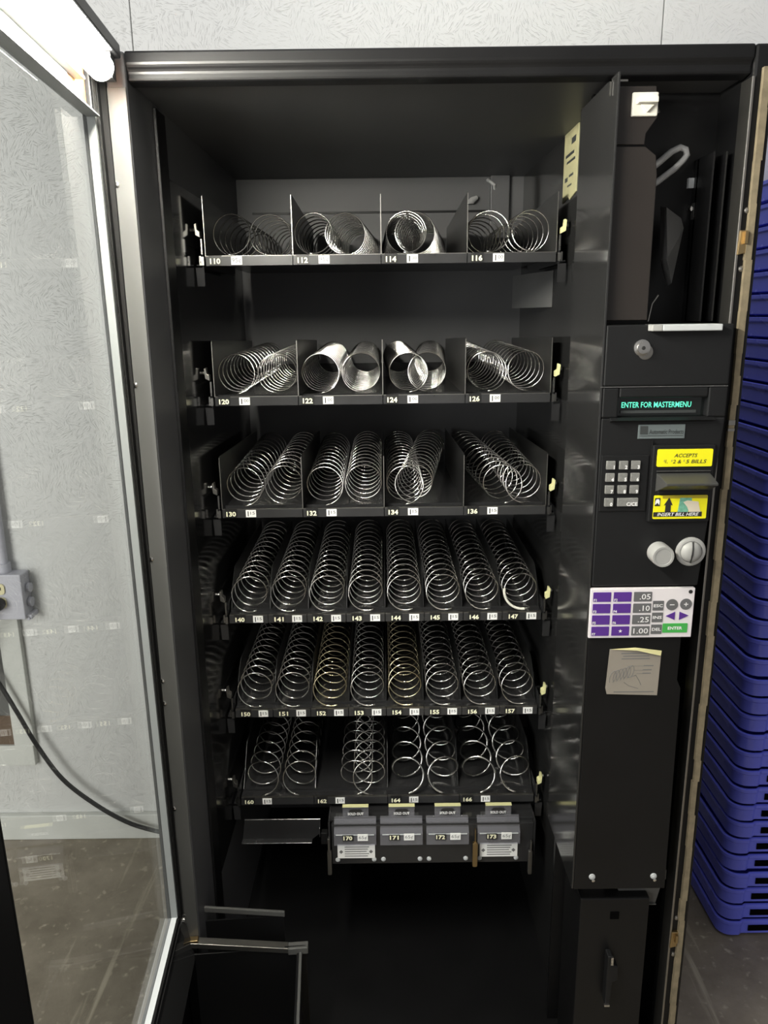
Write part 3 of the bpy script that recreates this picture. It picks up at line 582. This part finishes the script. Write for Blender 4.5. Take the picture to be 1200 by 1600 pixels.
for ri, rw in enumerate(rows):
    zl = rw['z']; n = rw['nums'].split()
    T = thing('spiral_tray', (0.0, YT + 0.2, zl - 0.017), lbl[ri], 'vending tray', 'spiral trays inside the vending machine')
    def B(mb, name, m, parent=T, **k): return mb.build(name, m, parent, **k)
    B(MB().box(-0.313, 0.313, YT + 0.006, 1.918, zl - 0.006, zl - 0.003).box(-0.313, 0.313, YT + 0.030, YT + 0.032, zl - 0.003, zl + 0.0005).box(-0.313, 0.313, 1.913, 1.918, zl - 0.003, zl + 0.03), 'tray_pan', 'tray_dark')
    # front lip in sections, one for each compartment, with a bright top edge
    bounds = CMP if rw['wide'] else [XC[0] - 0.0390 + 0.0780 * i for i in range(9)]
    for i in range(len(bounds) - 1):
        B(MB().box(bounds[i] + 0.0008, bounds[i + 1] - 0.0008, YT, YT + 0.006, zl - 0.017, zl - 0.0008).box(bounds[i] + 0.0008, bounds[i + 1] - 0.0008, YT, YT + 0.006, zl - 0.0008, zl, 1), 'front_lip', ['lip_dark', 'dull_steel'])
    # dividers
    dh = 0.102 if (rw['wide'] and ri < 5) else (0.074 if not rw['wide'] else 0.04)
    for i, x in enumerate(bounds):
        if ri < 3: pts = [(YT + 0.004, zl - 0.003), (YT + 0.004, zl + dh - 0.002), (YT + 0.008, zl + dh), (1.89, zl + dh * 0.85), (1.89, zl - 0.003)]
        elif ri < 5: pts = [(YT + 0.03, zl - 0.003), (YT + 0.05, zl + dh * 0.55), (YT + 0.09, zl + dh), (1.89, zl + dh), (1.89, zl - 0.003)]
        else: pts = [(YT + 0.03, zl - 0.003), (YT + 0.05, zl + dh * 0.4), (YT + 0.10, zl + 0.075), (1.89, zl + 0.075), (1.89, zl - 0.003)]
        dv = B(MB().prism(pts, x - 0.0005, x + 0.0005, 'X'), 'divider', 'divider_dark')
        if ri < 3: B(MB().box(x - 0.0007, x + 0.0007, YT + 0.003, YT + 0.0045, zl, zl + dh - 0.002), 'divider_edge', 'dull_steel', dv)
    # spirals
    for i, (x, pit, hand) in enumerate(rw['coils']):
        dia = 0.0735 if ri < 3 else 0.0708
        wire = 0.0013 if ri < 3 else 0.0015
        if ri == 5: wire = 0.0025 if pit > 0.05 else 0.0016
        start = -90 if hand else -62
        if ri == 0 and hand == 1: start = -100
        h_ = hand if hand else -1
        ma = 'brass_wire' if (ri == 4 and i in (2, 4)) else 'chrome'
        dz = 0.014 if (ri == 0 and i == 5) else 0.0
        sp = place('spiral', helix(dia, pit, h_, start, wire, 0.455, ma, (XC[i] - x) if (ri < 3) else 0.0), T, (x, YT + 0.004 + (0.016 if (ri < 3 and i % 2 and i != 7) else 0), zl + rw['dz'] * 0.6 + dia / 2))
        if ma == 'brass_wire': sp['label'] = 'brass coloured wire spiral'
    if ri == 3:   # white plastic sleeve on the front end of the last coil
        a0, rr = R(-75), 0.0708 / 2 - 0.0014
        B(MB().tube([(XC[7] + rr * math.cos(R(t)), YT + 0.0028 + 0.034 * (-62 - t) / 360, zl + 0.003 + 0.0354 + rr * math.sin(R(t))) for t in range(-80, -200, -10)], 0.0027, 8), 'wire_sleeve', 'white_plastic', smooth=True)
    # tags
    for i, s_ in enumerate(n):
        if rw['wide']: xn, xp = bounds[i] + 0.0175, bounds[i] + 0.0555
        else: xn, xp = XC[i] - 0.0170, XC[i] + 0.0190
        zc = zl - 0.0088
        tg = B(MB().box(xn - 0.0115, xn + 0.0115, YT - 0.0012, YT + 0.0005, zc - 0.0075, zc + 0.0092), 'number_tag', 'tag_black')
        text(s_, tg, xn, YT - 0.0016, zc - 0.0004, 0.0098, 'ink_cream', width=0.0185, bold=0.035)
        pt = B(MB().box(xp - 0.0098, xp + 0.0098, YT - 0.0012, YT + 0.0005, zc - 0.0068, zc + 0.0072), 'price_tag', 'tag_white')
        p = rw['price'][i]
        if p == '95': text('95\u00a2', pt, xp, YT - 0.0016, zc, 0.0092, 'ink_grey', width=0.0165, bold=0.0)
        else:
            text('1', pt, xp - 0.0052, YT - 0.0016, zc, 0.0100, 'ink_dark', bold=0.02)
            text(p[1:], pt, xp + 0.0034, YT - 0.0016, zc + 0.0012, 0.0060, 'ink_grey', width=0.0090, bold=0.01)
    # side brackets with latches
    for sd in (-1, 1):
        bk = B(MB().box(sd * 0.3150, sd * 0.3170, YT - 0.004, YT + 0.30, zl - 0.020, zl + 0.020).box(sd * 0.3170, sd * 0.3285, YT + 0.002, YT + 0.30, zl - 0.0165, zl - 0.0145)
               .prism([(sd * 0.3150, zl - 0.020), (sd * 0.3150, zl - 0.052), (sd * 0.3285, zl - 0.052), (sd * 0.3300, zl - 0.020)], YT - 0.001, YT + 0.001), 'side_bracket', 'tray_dark')
        B(MB().box(sd * 0.3135, sd * 0.3185, YT - 0.006, YT - 0.002, zl - 0.016, zl - 0.002).box(sd * 0.3150, sd * 0.3175, YT - 0.006, YT - 0.002, zl + 0.002, zl + 0.028).box(sd * 0.3200, sd * 0.3230, YT, YT + 0.004, zl - 0.016, zl + 0.0), 'rail_end', 'steel', bk)
        B(MB().prism([(sd * 0.3170, zl + 0.040), (sd * 0.3170, zl + 0.030), (sd * 0.3250, zl + 0.034), (sd * 0.3265, zl + 0.052), (sd * 0.3225, zl + 0.054), (sd * 0.3215, zl + 0.043)], YT - 0.010, YT + 0.004), 'latch', 'latch_yellow' if sd > 0 else 'dull_steel', bk, bevel=0.0006)
        B(MB().cyl((sd * 0.3265, YT + 0.002, zl + 0.044), (sd * 0.3310, YT + 0.002, zl + 0.044), 0.003, 8), 'roller_pin', 'steel', bk, smooth=True)

# ------------------------------------------------------------------ gum and mint rack under the lowest tray
GR = thing('gum_rack', (0.09, 1.5, 0.345), 'black gum and mint rack with four clear sold out covers, tags 170 to 173', 'gum rack')
G = lambda mb, name, m, parent=GR, **k: mb.build(name, m, parent, **k)
G(MB().box(-0.118, 0.303, 1.388, 1.62, 0.368, 0.462).box(-0.122, 0.306, 1.40, 1.62, 0.462, 0.468), 'rack_body', 'tray_dark', bevel=0.001)
G(MB().box(-0.124, -0.120, 1.384, 1.60, 0.36, 0.47), 'rack_side', 'tray_dark'); G(MB().box(0.303, 0.307, 1.384, 1.60, 0.36, 0.47), 'rack_side', 'tray_dark')
for i, (x0, x1) in enumerate(((-0.112, -0.0245), (-0.0160, 0.0720), (0.0800, 0.1680), (0.1860, 0.2740))):
    cv = G(MB().box(x0, x1, 1.377, 1.380, 0.421, 0.447).prism([(1.377, 0.447), (1.398, 0.470), (1.400, 0.468), (1.380, 0.446)], x0, x1, 'X').box(x0, x1, 1.398, 1.401, 0.468, 0.474).box(x0, x0 + 0.0015, 1.380, 1.40, 0.421, 0.447).box(x1 - 0.0015, x1, 1.380, 1.40, 0.421, 0.447), 'clear_cover', 'clear_plastic')
    G(MB().box(x0 + 0.004, x1 - 0.004, 1.3755, 1.377, 0.4462, 0.4478), 'cover_edge', 'light_grey', cv)
    xm = x0 + 0.045
    fl_ = G(MB().prism(rrect(xm - 0.027, xm + 0.027, 0.472, 0.500, 0.003, 2), 1.4015, 1.4035), 'sold_out_flag', 'clear_plastic')
    G(MB().box(xm - 0.027, xm + 0.027, 1.396, 1.4045, 0.4985, 0.5005), 'flag_edge', 'latch_yellow', fl_)
    G(MB().prism(rrect(xm - 0.014, xm + 0.014, 0.474, 0.490, 0.006, 3), 1.4005, 1.4015), 'flag_spot', 'ink_dark', fl_)
    text('SOLD OUT', fl_, xm, 1.3995, 0.4805, 0.0064, 'ink_white', width=0.033, bold=0.03)
    nt_ = G(MB().box(x0 + 0.018, x0 + 0.040, 1.3752, 1.377, 0.4335, 0.4475), 'number_tag', 'tag_black')
    text(str(170 + i), nt_, x0 + 0.029, 1.3747, 0.4405, 0.0100, 'ink_cream', width=0.0185, bold=0.035)
    pt_ = G(MB().box(x0 + 0.049, x0 + 0.0705, 1.3752, 1.377, 0.4335, 0.4485), 'price_tag', 'tag_white')
    text('65\u00a2', pt_, x0 + 0.0597, 1.3747, 0.4410, 0.0092, 'ink_grey', width=0.0165, bold=0.0)
    for sx in (x0 + 0.006, x1 - 0.005):
        G(MB().lathe((sx, 1.388, 0.3790), [(0.0050, 0), (0.0046, 0.002), (0.002, 0.0032)], 14), 'screw', 'light_grey', smooth=True)
    if i in (0, 3):
        pl = G(MB().box(x0 + 0.006, x1 - 0.003, 1.3855, 1.388, 0.3838, 0.4155), 'notice_plate', 'tag_white')
        pb = MB()
        for k in range(5): pb.box(x0 + 0.021, x1 - 0.018 + 0.003 * math.sin(k * 2.1), 1.3850, 1.3856, 0.3885 + k * 0.0055, 0.3902 + k * 0.0055)
        for ax in (x0 + 0.0135, x1 - 0.0115):
            pb.prism([(ax - 0.0042, 0.3997), (ax, 0.4042), (ax + 0.0042, 0.3997), (ax, 0.3952)], 1.3850, 1.3856)
        G(pb, 'plate_print', 'ink_grey', pl)
G(MB().box(-0.126, -0.1215, 1.380, 1.388, 0.402, 0.435).prism(rrect(-0.1275, -0.1190, 0.347, 0.404, 0.002, 2), 1.380, 1.388), 'release_lever', 'dull_steel', bevel=0.0008)
G(MB().box(0.1800, 0.1825, 1.374, 1.382, 0.425, 0.456).prism(rrect(0.1755, 0.1862, 0.369, 0.427, 0.003, 2), 1.372, 1.380), 'release_lever', 'brass', bevel=0.0008)
G(MB().box(0.2965, 0.2995, 1.376, 1.384, 0.400, 0.425).prism(rrect(0.2930, 0.3012, 0.346, 0.402, 0.002, 2), 1.376, 1.384), 'release_lever', 'dull_steel', bevel=0.0008)
G(MB().box(-0.1400, -0.1260, 1.386, 1.40, 0.418, 0.445), 'side_clip', 'black_paint', bevel=0.001)

# ------------------------------------------------------------------ wall fittings on the left
OB = thing('outlet_box', (-1.02, 1.955, 0.70), 'grey painted metal outlet box with conduit on the back wall', 'outlet')
G2 = lambda mb, name, m, parent=OB, **k: mb.build(name, m, parent, **k)
G2(MB().box(-1.0730, -0.9630, 1.925, 1.98, 0.7160, 0.8340), 'box_body', 'conduit', bevel=0.004)
G2(MB().box(-1.0760, -0.9600, 1.921, 1.926, 0.7120, 0.8380), 'cover_plate', 'conduit', bevel=0.0025)
G2(MB().cyl((-0.9610, 1.958, 0.7500), (-0.9530, 1.958, 0.7500), 0.013, 12).cyl((-0.9610, 1.958, 0.7900), (-0.9530, 1.958, 0.7900), 0.013, 12), 'knockout', 'conduit', smooth=True)
G2(MB().box(-0.9660, -0.9500, 1.935, 1.978, 0.7080, 0.7200).cyl((-0.9580, 1.930, 0.7100), (-0.9580, 1.945, 0.7100), 0.005, 8), 'mounting_ear', 'conduit', bevel=0.002)
G2(MB().tube([(-1.0180, 1.958, 0.8340), (-1.0180, 1.958, 1.30), (-1.0180, 1.958, 2.6)], 0.0125, 12).cyl((-1.0180, 1.958, 0.8340), (-1.0180, 1.958, 0.8600), 0.018, 12), 'conduit', 'conduit', smooth=True)
G2(MB().prism(rrect(-1.0360, -1.0040, 0.7840, 0.8140, 0.009, 3), 1.917, 1.922), 'receptacle', 'receptacle')
G2(MB().box(-1.0270, -1.0250, 1.916, 1.9172, 0.7960, 0.8060).box(-1.0150, -1.0130, 1.916, 1.9172, 0.7970, 0.8050).box(-1.0215, -1.0185, 1.916, 1.9172, 0.7870, 0.7910), 'receptacle_slots', 'ink_dark')
G2(MB().prism(rrect(-1.0360, -1.0040, 0.7460, 0.7760, 0.009, 3), 1.917, 1.922), 'receptacle', 'receptacle')
PC = thing('power_cord', (-0.85, 1.94, 0.0), 'black power cord plugged into the outlet and sagging along the wall', 'cord')
C_ = lambda mb, name, m, **k: mb.build(name, m, PC, **k)
C_(MB().lathe((-1.021, 1.917, 0.761), [(0.016, 0), (0.0175, 0.010), (0.015, 0.026), (0.008, 0.032)], 16), 'plug', 'cord_black', smooth=True)
def smooth_path(pts, k=6):
    P_ = [Vector(p) for p in pts]; out = []
    for i in range(len(P_) - 1):
        a, b, c, d = P_[max(i - 1, 0)], P_[i], P_[i + 1], P_[min(i + 2, len(P_) - 1)]
        for j in range(k):
            t = j / k
            out.append(0.5 * ((2 * b) + (c - a) * t + (2 * a - 5 * b + 4 * c - d) * t * t + (3 * b - a - 3 * c + d) * t ** 3))
    return out + [P_[-1]]
C_(MB().tube(smooth_path([(-1.021, 1.888, 0.761), (-1.045, 1.872, 0.745), (-1.090, 1.89, 0.66), (-1.09, 1.92, 0.58), (-1.0678, 1.935, 0.5275), (-1.0275, 1.938, 0.4291), (-0.9862, 1.938, 0.3284), (-0.9264, 1.938, 0.2188), (-0.8433, 1.938, 0.1359), (-0.7565, 1.938, 0.0750), (-0.677, 1.938, 0.0440), (-0.58, 1.938, 0.020), (-0.45, 1.935, 0.0085), (-0.30, 1.93, 0.0075)]), 0.0062, 8), 'cable', 'cord_black', smooth=True)
WV = thing('wall_vent', (-1.3, 1.97, 0.25), 'framed wall vent with dark wire screen below the outlet', 'vent')
V_ = lambda mb, name, m, **k: mb.build(name, m, WV, **k)
V_(MB().box(-1.062, -1.004, 1.962, 1.98, 0.310, 0.700), 'side_board', 'painted_wood', bevel=0.002)
V_(MB().box(-1.55, -1.008, 1.960, 1.98, 0.248, 0.312), 'bottom_board', 'painted_wood', bevel=0.002)
V_(MB().box(-1.55, -1.058, 1.962, 1.98, 0.690, 0.704), 'top_board', 'painted_wood', bevel=0.002)
V_(MB().box(-1.55, -1.058, 1.972, 1.98, 0.400, 0.690), 'wire_screen', 'wire_screen')
V_(MB().box(-1.55, -1.058, 1.968, 1.98, 0.312, 0.402), 'brown_panel', 'cardboard', bevel=0.001)

# ------------------------------------------------------------------ stack of blue plastic trays
def tray_mesh():
    W, Dp, H, rc, t = 0.56, 0.375, 0.046, 0.035, 0.004
    def loop(ins, z, notch):
        pts = []
        for cx, cy, a in ((W - rc, Dp - rc, 0), (rc, Dp - rc, 90), (rc, rc, 180), (W - rc, rc, 270)):
            pts += [(cx + (rc - ins) * math.cos(R(a + 90 * k / 5)), cy + (rc - ins) * math.sin(R(a + 90 * k / 5)), z) for k in range(6)]
        # front recess between the two corner posts
        i = 18
        n_ = [(0.052, ins, z), (0.060, ins + notch, z), (W - 0.060, ins + notch, z), (W - 0.052, ins, z)]
        return pts[:18] + n_ + pts[18:]
    prof = [(0.016, 0.0, 0.006), (0.004, 0.006, 0.006), (0.0035, 0.034, 0.006), (0.0, 0.0375, 0.006), (0.0, 0.0445, 0.006), (0.002, 0.0455, 0.006), (0.006, 0.0455, 0.006), (0.0075, 0.036, 0.006), (0.009, 0.005, 0.006)]
    mb = MB(); n = None; vs = []; fs = []
    for (ins, z, no) in prof:
        L = loop(ins, z, no); n = len(L); vs += L
    for i in range(len(prof) - 1):
        for k in range(n):
            k2 = (k + 1) % n; fs.append((i * n + k, i * n + k2, (i + 1) * n + k2, (i + 1) * n + k))
    fs.append(tuple(range(n))[::-1]); fs.append(tuple(range((len(prof) - 1) * n, len(prof) * n)))
    mb.add(vs, fs)
    return mb
tm = tray_mesh().mesh('blue_tray', ['blue_plastic'])
tm.polygons.foreach_set('use_smooth', [True] * len(tm.polygons))
hb = MB()
for x0 in (0.075, 0.165, 0.255, 0.345, 0.435):
    hb.box(x0, x0 + 0.06, 0.0075, 0.0085, 0.014, 0.030)
hbm = hb.mesh('grip_slots', ['void'])
ordn = ['lowest', 'second', 'third', 'fourth', 'fifth', 'sixth', 'seventh', 'eighth', 'ninth', 'tenth', 'eleventh', 'twelfth', 'thirteenth', 'fourteenth', 'fifteenth', 'sixteenth', 'seventeenth', 'eighteenth', 'nineteenth', 'twentieth']
NT = 38
random.seed(11)
for i in range(NT):
    o = bpy.data.objects.new('blue_tray', tm); COL.objects.link(o)
    o.location = (0.805 + random.uniform(-0.003, 0.003), 1.562 + random.uniform(-0.003, 0.003), i * 0.0461 + 0.0005)
    o.rotation_euler = (0, 0, R(random.uniform(-0.35, 0.35)))
    md = o.modifiers.new('edges', 'EDGE_SPLIT'); md.split_angle = R(35)
    if i == 0: lb = 'lowest blue plastic tray of the stack, resting on the floor'
    elif i == NT - 1: lb = 'topmost blue plastic tray of the stack beside the vending machine'
    elif i < 19: lb = 'blue plastic tray, %s from the floor in the stack' % ordn[i]
    else: lb = 'blue plastic tray, %s from the top of the stack' % ordn[NT - 1 - i]
    tag(o, lb, 'plastic tray', 'blue plastic trays stacked beside the vending machine')
    h = bpy.data.objects.new('grip_slots', hbm); COL.objects.link(h); h.parent = o
